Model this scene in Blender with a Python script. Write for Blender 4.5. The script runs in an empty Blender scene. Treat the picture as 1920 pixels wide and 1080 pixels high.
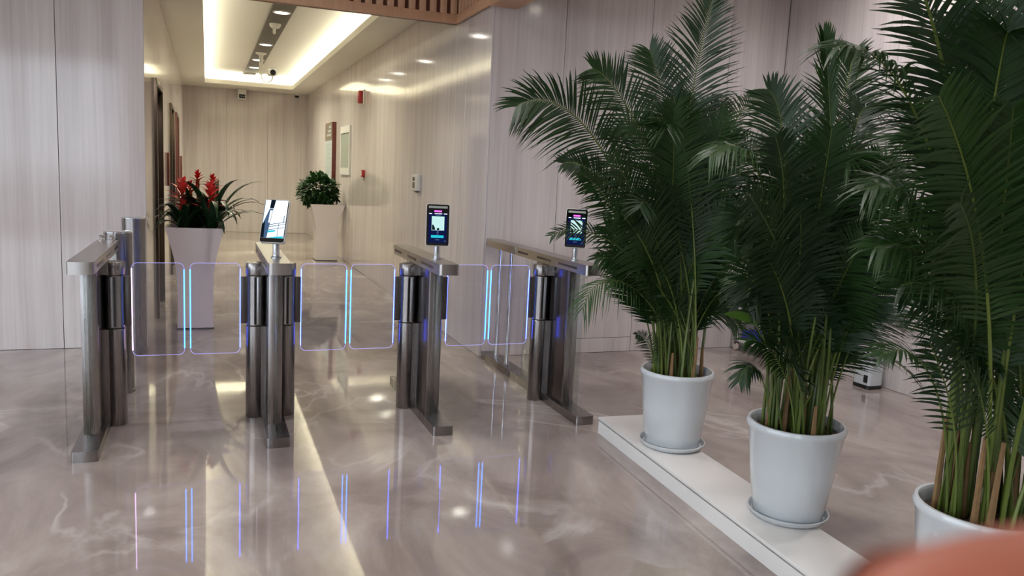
import bpy, bmesh, math, random
from mathutils import Vector, Matrix

# ------------------------------------------------------------------ camera, world, large lights, exposure
scn = bpy.context.scene
COL = scn.collection
PI = math.pi
YAW, PIT, ROL, FPX = math.radians(21.434), math.radians(-7.966), math.radians(2.861), 1471.36
CAMZ = 1.5
_f = Vector((math.sin(YAW)*math.cos(PIT), math.cos(YAW)*math.cos(PIT), math.sin(PIT)))
_r0 = Vector((math.cos(YAW), -math.sin(YAW), 0)); _u0 = _r0.cross(_f)
_r = _r0*math.cos(ROL) + _u0*math.sin(ROL)
_u = -_r0*math.sin(ROL) + _u0*math.cos(ROL)
cam_d = bpy.data.cameras.new('camera'); cam = bpy.data.objects.new('camera', cam_d); COL.objects.link(cam)
cam_d.sensor_width = 36.0; cam_d.sensor_fit = 'HORIZONTAL'; cam_d.lens = 36.0*FPX/1920.0
cam_d.clip_start = 0.01; cam_d.clip_end = 200
cam_d.dof.use_dof = True; cam_d.dof.focus_distance = 5.0; cam_d.dof.aperture_fstop = 11.0
M3 = Matrix((_r, _u, -_f)).transposed()
cam.matrix_world = Matrix.Translation((0, 0, CAMZ)) @ M3.to_4x4()
scn.camera = cam

def ray(px, py): return _r*((px-960)/FPX) - _u*((py-540)/FPX) + _f
def at_y(px, py, Y):
    d = ray(px, py); t = Y/d.y
    return Vector((d.x*t, Y, CAMZ + d.z*t))
def at_x(px, py, X):
    d = ray(px, py); t = X/d.x
    return Vector((X, d.y*t, CAMZ + d.z*t))

scn.view_settings.view_transform = 'Standard'
scn.view_settings.look = 'None'
scn.view_settings.gamma = 1.0
scn.view_settings.use_curve_mapping = False
scn.view_settings.exposure = 0.28
scn.cycles.use_denoising = True
scn.cycles.max_bounces = 10
scn.cycles.transparent_max_bounces = 24
scn.cycles.sample_clamp_indirect = 6.0
scn.cycles.caustics_reflective = False
scn.cycles.caustics_refractive = False

world = bpy.data.worlds.new('overcast_sky'); scn.world = world
world.use_nodes = True
bg = world.node_tree.nodes['Background']
bg.inputs['Color'].default_value = (0.82, 0.89, 1.0, 1)
bg.inputs['Strength'].default_value = 4.4

def area_light(name, loc, direction, sx, sy, power, color, parent=None, portal=False, spread=PI):
    ld = bpy.data.lights.new(name, 'AREA'); ld.shape = 'RECTANGLE'; ld.size = sx; ld.size_y = sy
    ld.energy = power; ld.color = color; ld.spread = spread
    if portal: ld.cycles.is_portal = True
    o = bpy.data.objects.new(name, ld); COL.objects.link(o)
    o.location = loc
    o.rotation_euler = Vector(direction).to_track_quat('-Z', 'Y').to_euler()
    if parent: o.parent = parent
    return o
# daylight enters through the windows behind and to the left of the camera
area_light('window_portal', (-3.57, -5.05, 1.85), (0, 1, 0), 3.76, 3.3, 1.0, (1, 1, 1), portal=True)
area_light('window_portal', (-6.05, .5, 1.85), (1, 0, 0), 3.3, 9.4, 1.0, (1, 1, 1), portal=True)

# ------------------------------------------------------------------ materials
MATS = {}
class NT:
    def __init__(s, name):
        s.m = bpy.data.materials.new(name); s.m.use_nodes = True
        s.t = s.m.node_tree; s.t.nodes.clear()
        s.out = s.t.nodes.new('ShaderNodeOutputMaterial')
    def n(s, kind, **kw):
        nd = s.t.nodes.new(kind)
        for k, v in kw.items():
            if k.startswith('i_'):
                nd.inputs[k[2:].replace('_', ' ')].default_value = v
            else: setattr(nd, k, v)
        return nd
    def l(s, a, b): s.t.links.new(a, b)
    def surf(s, sock): s.l(sock, s.out.inputs['Surface'])

def rgb(r, g, b): # sRGB 0-255 to linear
    f = lambda c: (c/255/12.92) if c/255 <= .04045 else ((c/255+.055)/1.055)**2.4
    return (f(r), f(g), f(b), 1)

def plain(name, col, rough=.5, metal=0.0, spec=.5, coat=0.0, noise=0.0, nscale=20.0, bump=0.0):
    k = NT(name); p = k.n('ShaderNodeBsdfPrincipled')
    p.inputs['Base Color'].default_value = col
    p.inputs['Roughness'].default_value = rough; p.inputs['Metallic'].default_value = metal
    p.inputs['Specular IOR Level'].default_value = spec; p.inputs['Coat Weight'].default_value = coat
    p.inputs['Coat Roughness'].default_value = .05
    if noise or bump:
        g = k.n('ShaderNodeNewGeometry'); nz = k.n('ShaderNodeTexNoise'); nz.inputs['Scale'].default_value = nscale
        nz.inputs['Detail'].default_value = 4
        k.l(g.outputs['Position'], nz.inputs['Vector'])
        if noise:
            mx = k.n('ShaderNodeMix', data_type='RGBA')
            mx.inputs[6].default_value = tuple(c*(1-noise) for c in col[:3])+(1,)
            mx.inputs[7].default_value = tuple(min(1, c*(1+noise)) for c in col[:3])+(1,)
            k.l(nz.outputs['Fac'], mx.inputs[0]); k.l(mx.outputs[2], p.inputs['Base Color'])
        if bump:
            b = k.n('ShaderNodeBump'); b.inputs['Strength'].default_value = bump; b.inputs['Distance'].default_value = .005
            k.l(nz.outputs['Fac'], b.inputs['Height']); k.l(b.outputs['Normal'], p.inputs['Normal'])
    k.surf(p.outputs[0]); MATS[name] = k.m
    return k.m

def emit(name, col, strength):
    k = NT(name); e = k.n('ShaderNodeEmission'); e.inputs['Color'].default_value = col
    e.inputs['Strength'].default_value = strength; k.surf(e.outputs[0]); MATS[name] = k.m
    return k.m

def streak_marble(name, c_dark, c_mid, c_light, rough):
    """wood-grain marble: fine vertical streaks, one offset for each slab"""
    k = NT(name); p = k.n('ShaderNodeBsdfPrincipled')
    g = k.n('ShaderNodeNewGeometry'); oi = k.n('ShaderNodeObjectInfo')
    sc = k.n('ShaderNodeVectorMath', operation='MULTIPLY'); sc.inputs[1].default_value = (9, 9, .32)
    of = k.n('ShaderNodeMath', operation='MULTIPLY'); of.inputs[1].default_value = 37.0
    k.l(oi.outputs['Random'], of.inputs[0])
    ad = k.n('ShaderNodeVectorMath', operation='ADD')
    k.l(g.outputs['Position'], sc.inputs[0]); k.l(sc.outputs[0], ad.inputs[0]); k.l(of.outputs[0], ad.inputs[1])
    n1 = k.n('ShaderNodeTexNoise'); n1.inputs['Scale'].default_value = 1.0; n1.inputs['Detail'].default_value = 5; n1.inputs['Roughness'].default_value = .62
    k.l(ad.outputs[0], n1.inputs['Vector'])
    sc2 = k.n('ShaderNodeVectorMath', operation='MULTIPLY'); sc2.inputs[1].default_value = (42, 42, 1.1)
    k.l(g.outputs['Position'], sc2.inputs[0])
    n2 = k.n('ShaderNodeTexNoise'); n2.inputs['Scale'].default_value = 1.0; n2.inputs['Detail'].default_value = 3
    k.l(sc2.outputs[0], n2.inputs['Vector'])
    mm = k.n('ShaderNodeMath', operation='MULTIPLY_ADD'); mm.inputs[1].default_value = .34
    k.l(n2.outputs['Fac'], mm.inputs[0])
    m0 = k.n('ShaderNodeMath', operation='MULTIPLY'); m0.inputs[1].default_value = .66
    k.l(n1.outputs['Fac'], m0.inputs[0]); k.l(m0.outputs[0], mm.inputs[2])
    cr = k.n('ShaderNodeValToRGB'); e = cr.color_ramp.elements
    e[0].position = .33; e[0].color = c_dark; e[1].position = .66; e[1].color = c_light
    q = e.new(.5); q.color = c_mid
    k.l(mm.outputs[0], cr.inputs['Fac']); k.l(cr.outputs['Color'], p.inputs['Base Color'])
    p.inputs['Roughness'].default_value = rough
    bp = k.n('ShaderNodeBump'); bp.inputs['Strength'].default_value = .03; bp.inputs['Distance'].default_value = .002
    k.l(n1.outputs['Fac'], bp.inputs['Height']); k.l(bp.outputs['Normal'], p.inputs['Normal'])
    k.surf(p.outputs[0]); MATS[name] = k.m
    return k.m

def floor_marble(name):
    k = NT(name); p = k.n('ShaderNodeBsdfPrincipled')
    g = k.n('ShaderNodeNewGeometry')
    mp = k.n('ShaderNodeMapping'); mp.inputs['Rotation'].default_value = (0, 0, .5); mp.inputs['Scale'].default_value = (1.0, .62, 1)
    k.l(g.outputs['Position'], mp.inputs['Vector'])
    n1 = k.n('ShaderNodeTexNoise'); n1.inputs['Scale'].default_value = 1.6; n1.inputs['Detail'].default_value = 7; n1.inputs['Roughness'].default_value = .6; n1.inputs['Distortion'].default_value = .8
    k.l(mp.outputs[0], n1.inputs['Vector'])
    cr = k.n('ShaderNodeValToRGB'); e = cr.color_ramp.elements
    e[0].position = .3; e[0].color = rgb(124, 111, 106); e[1].position = .72; e[1].color = rgb(186, 176, 168)
    q = e.new(.5); q.color = rgb(156, 144, 138)
    k.l(n1.outputs['Fac'], cr.inputs['Fac'])
    # thin pale veins where a distorted noise crosses its middle value
    n2 = k.n('ShaderNodeTexNoise'); n2.inputs['Scale'].default_value = .75; n2.inputs['Detail'].default_value = 6; n2.inputs['Distortion'].default_value = 1.6
    k.l(mp.outputs[0], n2.inputs['Vector'])
    a = k.n('ShaderNodeMath', operation='SUBTRACT'); a.inputs[1].default_value = .5; k.l(n2.outputs['Fac'], a.inputs[0])
    b = k.n('ShaderNodeMath', operation='ABSOLUTE'); k.l(a.outputs[0], b.inputs[0])
    c = k.n('ShaderNodeMapRange'); c.inputs['From Min'].default_value = 0; c.inputs['From Max'].default_value = .022
    c.inputs['To Min'].default_value = .45; c.inputs['To Max'].default_value = 0
    k.l(b.outputs[0], c.inputs['Value'])
    n3 = k.n('ShaderNodeTexNoise'); n3.inputs['Scale'].default_value = 1.1; k.l(g.outputs['Position'], n3.inputs['Vector'])
    d = k.n('ShaderNodeMapRange'); d.inputs['From Min'].default_value = .45; d.inputs['From Max'].default_value = .62
    k.l(n3.outputs['Fac'], d.inputs['Value'])
    f2 = k.n('ShaderNodeMath', operation='MULTIPLY'); k.l(c.outputs[0], f2.inputs[0]); k.l(d.outputs[0], f2.inputs[1])
    mx = k.n('ShaderNodeMix', data_type='RGBA'); k.l(f2.outputs[0], mx.inputs[0]); k.l(cr.outputs['Color'], mx.inputs[6])
    mx.inputs[7].default_value = rgb(214, 208, 202)
    k.l(mx.outputs[2], p.inputs['Base Color'])
    p.inputs['Roughness'].default_value = .035; p.inputs['IOR'].default_value = 1.9
    bn = k.n('ShaderNodeTexNoise'); bn.inputs['Scale'].default_value = 2.2; bn.inputs['Detail'].default_value = 1
    k.l(g.outputs['Position'], bn.inputs['Vector'])
    bp = k.n('ShaderNodeBump'); bp.inputs['Strength'].default_value = .012; bp.inputs['Distance'].default_value = .004
    k.l(bn.outputs['Fac'], bp.inputs['Height']); k.l(bp.outputs['Normal'], p.inputs['Normal'])
    k.surf(p.outputs[0]); MATS[name] = k.m

def brushed(name, col, rough, direction='z'):
    k = NT(name); p = k.n('ShaderNodeBsdfPrincipled')
    g = k.n('ShaderNodeNewGeometry')
    sc = k.n('ShaderNodeVectorMath', operation='MULTIPLY')
    sc.inputs[1].default_value = {'z': (300, 300, 3), 'y': (300, 3, 300)}[direction]
    k.l(g.outputs['Position'], sc.inputs[0])
    nz = k.n('ShaderNodeTexNoise'); nz.inputs['Scale'].default_value = 1.0; nz.inputs['Detail'].default_value = 2
    k.l(sc.outputs[0], nz.inputs['Vector'])
    mr = k.n('ShaderNodeMapRange'); mr.inputs['To Min'].default_value = rough*.94; mr.inputs['To Max'].default_value = rough*1.06
    k.l(nz.outputs['Fac'], mr.inputs['Value']); k.l(mr.outputs[0], p.inputs['Roughness'])
    p.inputs['Base Color'].default_value = col; p.inputs['Metallic'].default_value = 1.0
    k.surf(p.outputs[0]); MATS[name] = k.m

def clear_glass(name, tint, refl=.08, extra=None):
    k = NT(name)
    tr = k.n('ShaderNodeBsdfTransparent'); tr.inputs['Color'].default_value = tint
    gl = k.n('ShaderNodeBsdfGlossy'); gl.inputs['Roughness'].default_value = .02
    lw = k.n('ShaderNodeLayerWeight'); pw = k.n('ShaderNodeMath', operation='POWER'); pw.inputs[1].default_value = 4.0
    k.l(lw.outputs['Facing'], pw.inputs[0])
    fr = k.n('ShaderNodeMath', operation='MULTIPLY_ADD'); fr.inputs[1].default_value = .55; fr.inputs[2].default_value = .035
    k.l(pw.outputs[0], fr.inputs[0])
    mx = k.n('ShaderNodeMixShader')
    k.l(fr.outputs[0], mx.inputs[0]); k.l(tr.outputs[0], mx.inputs[1]); k.l(gl.outputs[0], mx.inputs[2])
    last = mx.outputs[0]
    if extra:
        df = k.n('ShaderNodeBsdfDiffuse'); df.inputs['Color'].default_value = extra[0]
        m2 = k.n('ShaderNodeMixShader'); m2.inputs[0].default_value = extra[1]
        k.l(last, m2.inputs[1]); k.l(df.outputs[0], m2.inputs[2]); last = m2.outputs[0]
    k.surf(last); MATS[name] = k.m

def leaf_mat(name, c1, c2, rough=.38, trans=.25):
    k = NT(name); p = k.n('ShaderNodeBsdfPrincipled')
    oi = k.n('ShaderNodeObjectInfo'); g = k.n('ShaderNodeNewGeometry')
    nz = k.n('ShaderNodeTexNoise'); nz.inputs['Scale'].default_value = 6.0; k.l(g.outputs['Position'], nz.inputs['Vector'])
    ad = k.n('ShaderNodeMath', operation='MULTIPLY_ADD'); ad.inputs[1].default_value = .6
    sb = k.n('ShaderNodeMath', operation='MULTIPLY'); sb.inputs[1].default_value = .45; k.l(nz.outputs['Fac'], sb.inputs[0])
    k.l(oi.outputs['Random'], ad.inputs[0]); k.l(sb.outputs[0], ad.inputs[2])
    mx = k.n('ShaderNodeMix', data_type='RGBA'); mx.inputs[6].default_value = c1; mx.inputs[7].default_value = c2
    k.l(ad.outputs[0], mx.inputs[0]); k.l(mx.outputs[2], p.inputs['Base Color'])
    p.inputs['Roughness'].default_value = rough
    t = k.n('ShaderNodeBsdfTranslucent'); k.l(mx.outputs[2], t.inputs['Color'])
    ms = k.n('ShaderNodeMixShader'); ms.inputs[0].default_value = trans
    k.l(p.outputs[0], ms.inputs[1]); k.l(t.outputs[0], ms.inputs[2])
    k.surf(ms.outputs[0]); MATS[name] = k.m

def wood(name, c1, c2):
    k = NT(name); p = k.n('ShaderNodeBsdfPrincipled'); g = k.n('ShaderNodeNewGeometry'); oi = k.n('ShaderNodeObjectInfo')
    sc = k.n('ShaderNodeVectorMath', operation='MULTIPLY'); sc.inputs[1].default_value = (30, 30, 4)
    ad = k.n('ShaderNodeVectorMath', operation='ADD'); k.l(g.outputs['Position'], sc.inputs[0]); k.l(sc.outputs[0], ad.inputs[0])
    of = k.n('ShaderNodeMath', operation='MULTIPLY'); of.inputs[1].default_value = 20; k.l(oi.outputs['Random'], of.inputs[0]); k.l(of.outputs[0], ad.inputs[1])
    nz = k.n('ShaderNodeTexNoise'); nz.inputs['Scale'].default_value = 1.0; nz.inputs['Detail'].default_value = 4; nz.inputs['Distortion'].default_value = .6
    k.l(ad.outputs[0], nz.inputs['Vector'])
    mx = k.n('ShaderNodeMix', data_type='RGBA'); mx.inputs[6].default_value = c1; mx.inputs[7].default_value = c2
    k.l(nz.outputs['Fac'], mx.inputs[0]); k.l(mx.outputs[2], p.inputs['Base Color']); p.inputs['Roughness'].default_value = .45
    k.surf(p.outputs[0]); MATS[name] = k.m

def perforated(name):
    k = NT(name); p = k.n('ShaderNodeBsdfPrincipled'); g = k.n('ShaderNodeNewGeometry')
    vo = k.n('ShaderNodeTexVoronoi'); vo.inputs['Scale'].default_value = 55; vo.inputs['Randomness'].default_value = 0
    k.l(g.outputs['Position'], vo.inputs['Vector'])
    cr = k.n('ShaderNodeValToRGB'); e = cr.color_ramp.elements
    e[0].position = .34; e[0].color = (.01, .009, .008, 1); e[1].position = .42; e[1].color = rgb(92, 84, 74)
    k.l(vo.outputs['Distance'], cr.inputs['Fac']); k.l(cr.outputs['Color'], p.inputs['Base Color']); p.inputs['Roughness'].default_value = .5
    k.surf(p.outputs[0]); MATS[name] = k.m

streak_marble('wall_marble', rgb(188, 178, 176), rgb(203, 194, 192), rgb(214, 206, 203), .09)
floor_marble('floor_marble')
plain('joint', rgb(96, 88, 82), .8)
plain('ceiling_white', rgb(226, 222, 212), .8, noise=.02, nscale=3)
plain('plaster', rgb(205, 200, 196), .8, noise=.03, nscale=2)
plain('white_gloss', rgb(194, 199, 202), .16, coat=.5, noise=.015, nscale=4)
plain('white_satin', rgb(216, 214, 211), .35, noise=.02, nscale=6)
plain('white_plastic', rgb(222, 220, 212), .4, noise=.02, nscale=30)
plain('planter_white', rgb(232, 224, 228), .25, noise=.03, nscale=5)
plain('black_plastic', rgb(18, 18, 20), .25, noise=.1, nscale=30)
plain('black_glass', rgb(8, 8, 10), .05, coat=.6, noise=.05, nscale=8)
plain('soil', rgb(52, 38, 28), .95, noise=.5, nscale=90, bump=.9)
plain('bronze', rgb(84, 72, 62), .25, metal=.85, noise=.08, nscale=12)
plain('red_brown', rgb(92, 40, 30), .35, noise=.1, nscale=12)
plain('alarm_red', rgb(150, 22, 16), .3, coat=.4, noise=.05, nscale=20)
plain('dark_slot', rgb(28, 14, 24), .2, noise=.1, nscale=40)
plain('bracket_grey', rgb(92, 86, 84), .35, metal=.6, noise=.05, nscale=40)
plain('blue_box', rgb(38, 30, 190), .4, noise=.1, nscale=30)
plain('pavement', rgb(120, 118, 115), .9, noise=.1, nscale=2)
plain('cart_beige', rgb(190, 180, 165), .5, noise=.03, nscale=10)
plain('caster', rgb(205, 190, 180), .4, noise=.05, nscale=40)
plain('sheet_grey', rgb(150, 156, 146), .4, noise=.06, nscale=30)
plain('sheet_blue', rgb(168, 176, 178), .5, noise=.05, nscale=30)
plain('sheet_brown', rgb(112, 98, 84), .5, noise=.2, nscale=30)
plain('lcd_grey', rgb(92, 92, 84), .3, noise=.2, nscale=60)
plain('aluminium', rgb(190, 192, 198), .3, metal=.9, noise=.03, nscale=30)
plain('chrome', rgb(225, 225, 228), .06, metal=1.0, noise=.02, nscale=30)
plain('skin', rgb(170, 98, 76), .5, noise=.08, nscale=120, bump=.2)
plain('nail', rgb(214, 150, 130), .25, noise=.04, nscale=80)
plain('bract_red', rgb(214, 34, 34), .4, noise=.25, nscale=25)
plain('bract_pink', rgb(235, 72, 66), .4, noise=.25, nscale=25)
plain('sheath', rgb(120, 92, 58), .7, noise=.3, nscale=40)
brushed('steel', (.30, .278, .27, 1), .27)
brushed('steel_cap', (.44, .41, .39, 1), .3, 'y')
brushed('steel_dark', (.17, .155, .155, 1), .2)
clear_glass('panel_glass', (.90, .93, .92, 1))
clear_glass('wing_glass', (.93, .93, .97, 1), extra=((.85, .84, .95, 1), .02))
clear_glass('window_glass', (.96, .98, .98, 1))
leaf_mat('palm_leaf', rgb(16, 36, 17), rgb(44, 76, 28), .48, .2)
leaf_mat('palm_leaf_bright', rgb(70, 112, 34), rgb(92, 132, 44))
leaf_mat('palm_stalk', rgb(46, 66, 24), rgb(104, 118, 48), .4, .05)
leaf_mat('bromeliad_leaf', rgb(16, 40, 24), rgb(34, 66, 34), .28, .1)
leaf_mat('ficus_leaf', rgb(14, 44, 18), rgb(48, 94, 32), .65, .2)
wood('oak', rgb(196, 150, 116), rgb(222, 180, 146))
wood('oak_back', rgb(96, 48, 32), rgb(112, 62, 42))
perforated('perforated_metal')
emit('led_core', (.04, .22, 1.0, 1), 7.0)
emit('led_deep', (.05, .09, 1.0, 1), 15.0)
emit('led_soft', (.42, .40, 1.0, 1), 1.0)
emit('led_pink', (.85, .55, 1.0, 1), 4.0)
emit('lamp_white', (1.0, .95, .82, 1), 22.0)
emit('strip_warm', (1.0, .93, .72, 1), 10.0)
emit('screen_navy', rgb(14, 22, 62), 1.0)
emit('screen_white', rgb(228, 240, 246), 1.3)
emit('screen_photo', rgb(176, 212, 210), 1.1)
emit('screen_teal', rgb(36, 170, 190), 1.2)
emit('screen_pink', rgb(226, 96, 214), 1.5)
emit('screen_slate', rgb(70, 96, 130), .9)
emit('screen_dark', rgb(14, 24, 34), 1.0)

# ------------------------------------------------------------------ mesh helpers
def box(bm, x0, x1, y0, y1, z0, z1, bev=0.0, seg=2):
    vs = [bm.verts.new((x, y, z)) for x in (x0, x1) for y in (y0, y1) for z in (z0, z1)]
    fs = [(0, 1, 3, 2), (4, 6, 7, 5), (0, 4, 5, 1), (2, 3, 7, 6), (0, 2, 6, 4), (1, 5, 7, 3)]
    faces = [bm.faces.new([vs[i] for i in q]) for q in fs]
    if bev:
        es = list({e for f in faces for e in f.edges})
        bmesh.ops.bevel(bm, geom=es, offset=bev, segments=seg, affect='EDGES', profile=.5)

def lathe(bm, prof, seg=32, c=(0, 0, 0), axis=None):
    """prof: (radius, height) pairs; radius 0 closes an end"""
    rot = Vector(axis).to_track_quat('Z', 'Y').to_matrix() if axis is not None else Matrix.Identity(3)
    rings = []
    for r, h in prof:
        if r <= 1e-6: rings.append([bm.verts.new(rot @ Vector((0, 0, h)) + Vector(c))])
        else: rings.append([bm.verts.new(rot @ Vector((r*math.cos(2*PI*i/seg), r*math.sin(2*PI*i/seg), h)) + Vector(c)) for i in range(seg)])
    for a, b in zip(rings, rings[1:]):
        for i in range(seg):
            j = (i+1) % seg
            if len(a) == 1 and len(b) == 1: continue
            if len(a) == 1: bm.faces.new((a[0], b[j], b[i]))
            elif len(b) == 1: bm.faces.new((a[i], a[j], b[0]))
            else: bm.faces.new((a[i], a[j], b[j], b[i]))

def tube(bm, pts, rad, seg=8, closed=False, cap=True):
    pts = [Vector(p) for p in pts]; n = len(pts)
    rads = rad if isinstance(rad, (list, tuple)) else [rad]*n
    rings = []; prev = None
    for i, p in enumerate(pts):
        if closed: t = pts[(i+1) % n] - pts[i-1]
        else: t = pts[min(i+1, n-1)] - pts[max(i-1, 0)]
        t.normalize()
        if prev is None:
            s = t.cross(Vector((0, 0, 1)))
            if s.length < .1: s = t.cross(Vector((1, 0, 0)))
        else: s = prev - t*prev.dot(t)
        s.normalize(); prev = s; q = t.cross(s)
        rings.append([bm.verts.new(p + (s*math.cos(2*PI*k/seg) + q*math.sin(2*PI*k/seg))*rads[i]) for k in range(seg)])
    m = n if closed else n-1
    for i in range(m):
        a, b = rings[i], rings[(i+1) % n]
        for k in range(seg):
            j = (k+1) % seg
            bm.faces.new((a[k], b[k], b[j], a[j]))
    if cap and not closed:
        bm.faces.new(rings[0]); bm.faces.new(rings[-1][::-1])

def rrect(w, h, r, seg=5):
    """rounded rectangle outline centred on the origin"""
    out = []
    for cx, cy, a0 in ((w/2-r, h/2-r, 0), (-w/2+r, h/2-r, PI/2), (-w/2+r, -h/2+r, PI), (w/2-r, -h/2+r, 1.5*PI)):
        for k in range(seg+1):
            a = a0 + PI/2*k/seg
            out.append((cx + r*math.cos(a), cy + r*math.sin(a)))
    return out

def extrude(bm, outline, fn, d0, d1):
    """outline of 2-D points, fn(u, v, d) gives the 3-D point"""
    a = [bm.verts.new(fn(u, v, d0)) for u, v in outline]; b = [bm.verts.new(fn(u, v, d1)) for u, v in outline]
    n = len(a)
    for i in range(n):
        j = (i+1) % n
        bm.faces.new((a[i], a[j], b[j], b[i]))
    bm.faces.new(a[::-1]); bm.faces.new(b)

def obj(name, bm, mat, parent=None, smooth=40):
    bmesh.ops.recalc_face_normals(bm, faces=bm.faces)
    me = bpy.data.meshes.new(name); bm.to_mesh(me); bm.free()
    me.materials.append(MATS[mat])
    if smooth:
        me.polygons.foreach_set('use_smooth', [True]*len(me.polygons))
        me.set_sharp_from_angle(angle=math.radians(smooth))
    o = bpy.data.objects.new(name, me); COL.objects.link(o)
    if parent: o.parent = parent
    return o

def tag(o, label, cat, group=None):
    o['label'] = label; o['category'] = cat
    if group: o['group'] = group
    return o

def thing(name, label, cat, loc=(0, 0, 0), rz=0.0, group=None):
    o = bpy.data.objects.new(name, None); o.empty_display_size = .1; COL.objects.link(o)
    o.location = loc; o.rotation_euler = (0, 0, rz)
    return tag(o, label, cat, group)

def struct(name, bm, mat, parent=None, label=None, smooth=30):
    o = obj(name, bm, mat, parent, smooth)
    if parent is None: o['kind'] = 'structure'
    if label: o['label'] = label
    return o

def bxo(name, dims, mat, parent=None, bev=0.0, seg=2, smooth=40):
    bm = bmesh.new(); box(bm, *dims, bev=bev, seg=seg)
    return obj(name, bm, mat, parent, smooth)

# ------------------------------------------------------------------ the setting
XW, XE, ZC = 2.12, -0.45, 3.12       # corridor right wall, lift wall, corridor ceiling
YL, YR, XS, YB = 6.88, 6.10, 5.0, 18.60   # left wall face, right front wall face, side wall face, back wall face
ZL, YF, XL = 3.65, -5.0, -6.0        # lobby ceiling, glazed facade, far left lobby wall

bm = bmesh.new(); box(bm, XL-.2, XS+.2, YF-.2, YB+.2, -.12, 0)
struct('floor', bm, 'floor_marble', label='polished greige marble floor with pale veins')

def panel_wall(name, label, backing, panels, axis, face, depth=.015):
    """backing wall with separate marble slabs set proud of it; axis = the axis the wall faces, face = coordinate of the slab face"""
    bm = bmesh.new(); box(bm, *backing); w = struct(name, bm, 'joint', label=label)
    for (a0, a1, z0, z1) in panels:
        g = .002
        bm = bmesh.new()
        if axis == '-x': box(bm, face, face+depth, a0+g, a1-g, z0+g, z1-g, bev=.0015, seg=1)
        elif axis == '+x': box(bm, face-depth, face, a0+g, a1-g, z0+g, z1-g, bev=.0015, seg=1)
        elif axis == '-y': box(bm, a0+g, a1-g, face, face+depth, z0+g, z1-g, bev=.0015, seg=1)
        obj('panel', bm, 'wall_marble', w, 30)
    return w

# corridor right wall
ys = [6.10, 6.74, 7.04, 7.79, 9.0, 10.2, 11.4, 12.6, 13.8, 15.0, 16.2, 17.4, YB]
panel_wall('wall_right', 'glossy streaked marble wall along the right of the corridor', (XW+.015, XW+.2, YR+.2, YB, 0, ZL),
           [(a, b, 0, ZL) for a, b in zip(ys, ys[1:])], '-x', XW)
# front wall to the right of the corridor mouth
pp = [(2.135, 2.76, 0, ZL)]
pp += [(2.76, 3.57, 0, .13), (2.76, 3.57, .13, 1.92), (2.76, 3.57, 1.92, ZL)]
pp += [(3.57, 4.38, 0, ZL), (4.38, XS, 0, ZL)]
panel_wall('wall_front', 'lavender-grey streaked marble wall behind the palms', (XW+.015, XS+.2, YR+.015, YR+.2, 0, ZL), pp, '-y', YR)
# right side wall of the lobby
yy = [YF, -3.6, -2.4, -1.2, 0, 1.2, 2.4, 3.6, 4.8, YR]
panel_wall('wall_side', 'marble side wall at the right of the lobby', (XS+.015, XS+.2, YF, YR+.015, 0, ZL),
           [(a, b, 0, ZL) for a, b in zip(yy, yy[1:])], '-x', XS)
# left wall
xx = [XL, -4.65, -3.45, -2.25, -1.05, XE]
panel_wall('wall_left', 'pale lavender streaked marble wall at the left of the corridor mouth', (XL, XE-.015, YL+.015, YL+.3, 0, ZL),
           [(a, b, 0, ZL) for a, b in zip(xx, xx[1:])], '-y', YL)
# back wall of the corridor
xb = [XE-.3, .41, 1.27, XW+.015]
panel_wall('wall_back', 'beige streaked marble wall at the far end of the corridor', (XE-.3, XW+.2, YB+.015, YB+.2, 0, ZL),
           [(a, b, 0, ZL) for a, b in zip(xb, xb[1:])], '-y', YB)
# lift wall with three door recesses
lifts = [(8.10, 9.20), (11.35, 12.45), (13.35, 14.45)]
segs = []; y0 = YL + .0
for a, b in lifts:
    segs.append((y0, a, 0, 3.4)); segs.append((a, b, 2.25, 3.4)); y0 = b
segs += [(y0, 16.4, 0, 3.4), (16.4, YB, 0, 3.4)]
bm = bmesh.new(); box(bm, XE-.5, XE-.28, YL+.3, YB, 0, ZL)
for a, b, z0, z1 in segs: box(bm, XE-.28, XE-.015, max(a, YL+.3), b, z0, z1)
w = struct('wall_lifts', bm, 'joint', label='glossy marble wall with lift doors along the left of the corridor')
for a, b, z0, z1 in segs:
    bm = bmesh.new(); box(bm, XE-.015, XE, a+.002, b-.002, z0+.002, z1-.002, bev=.0015, seg=1)
    obj('panel', bm, 'wall_marble', w, 30)
for i, (a, b) in enumerate(lifts):
    d = bpy.data.objects.new('door_%d' % (i+1), None); COL.objects.link(d); d.location = (XE-.14, (a+b)/2, 0)
    d['kind'] = 'structure'; d['label'] = ['lift door nearest the lobby in a dark bronze frame', 'middle lift door in a dark bronze frame', 'far lift door in a dark bronze frame'][i]
    h = (b-a)/2
    for s in (-1, 1):
        bxo('door_jamb', (-.02, .165, min(s*h, s*(h-.05)), max(s*h, s*(h-.05)), 0, 2.25), 'bronze' if i < 2 else 'red_brown', d, bev=.004)
        bxo('door_leaf', (-.05, -.02, min(s*.002, s*(h-.05)), max(s*.002, s*(h-.05)), .005, 2.2), 'steel', d, bev=.002)
    bxo('door_head', (-.02, .165, -h+.05, h-.05, 2.2, 2.25), 'bronze', d, bev=.004)
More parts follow.
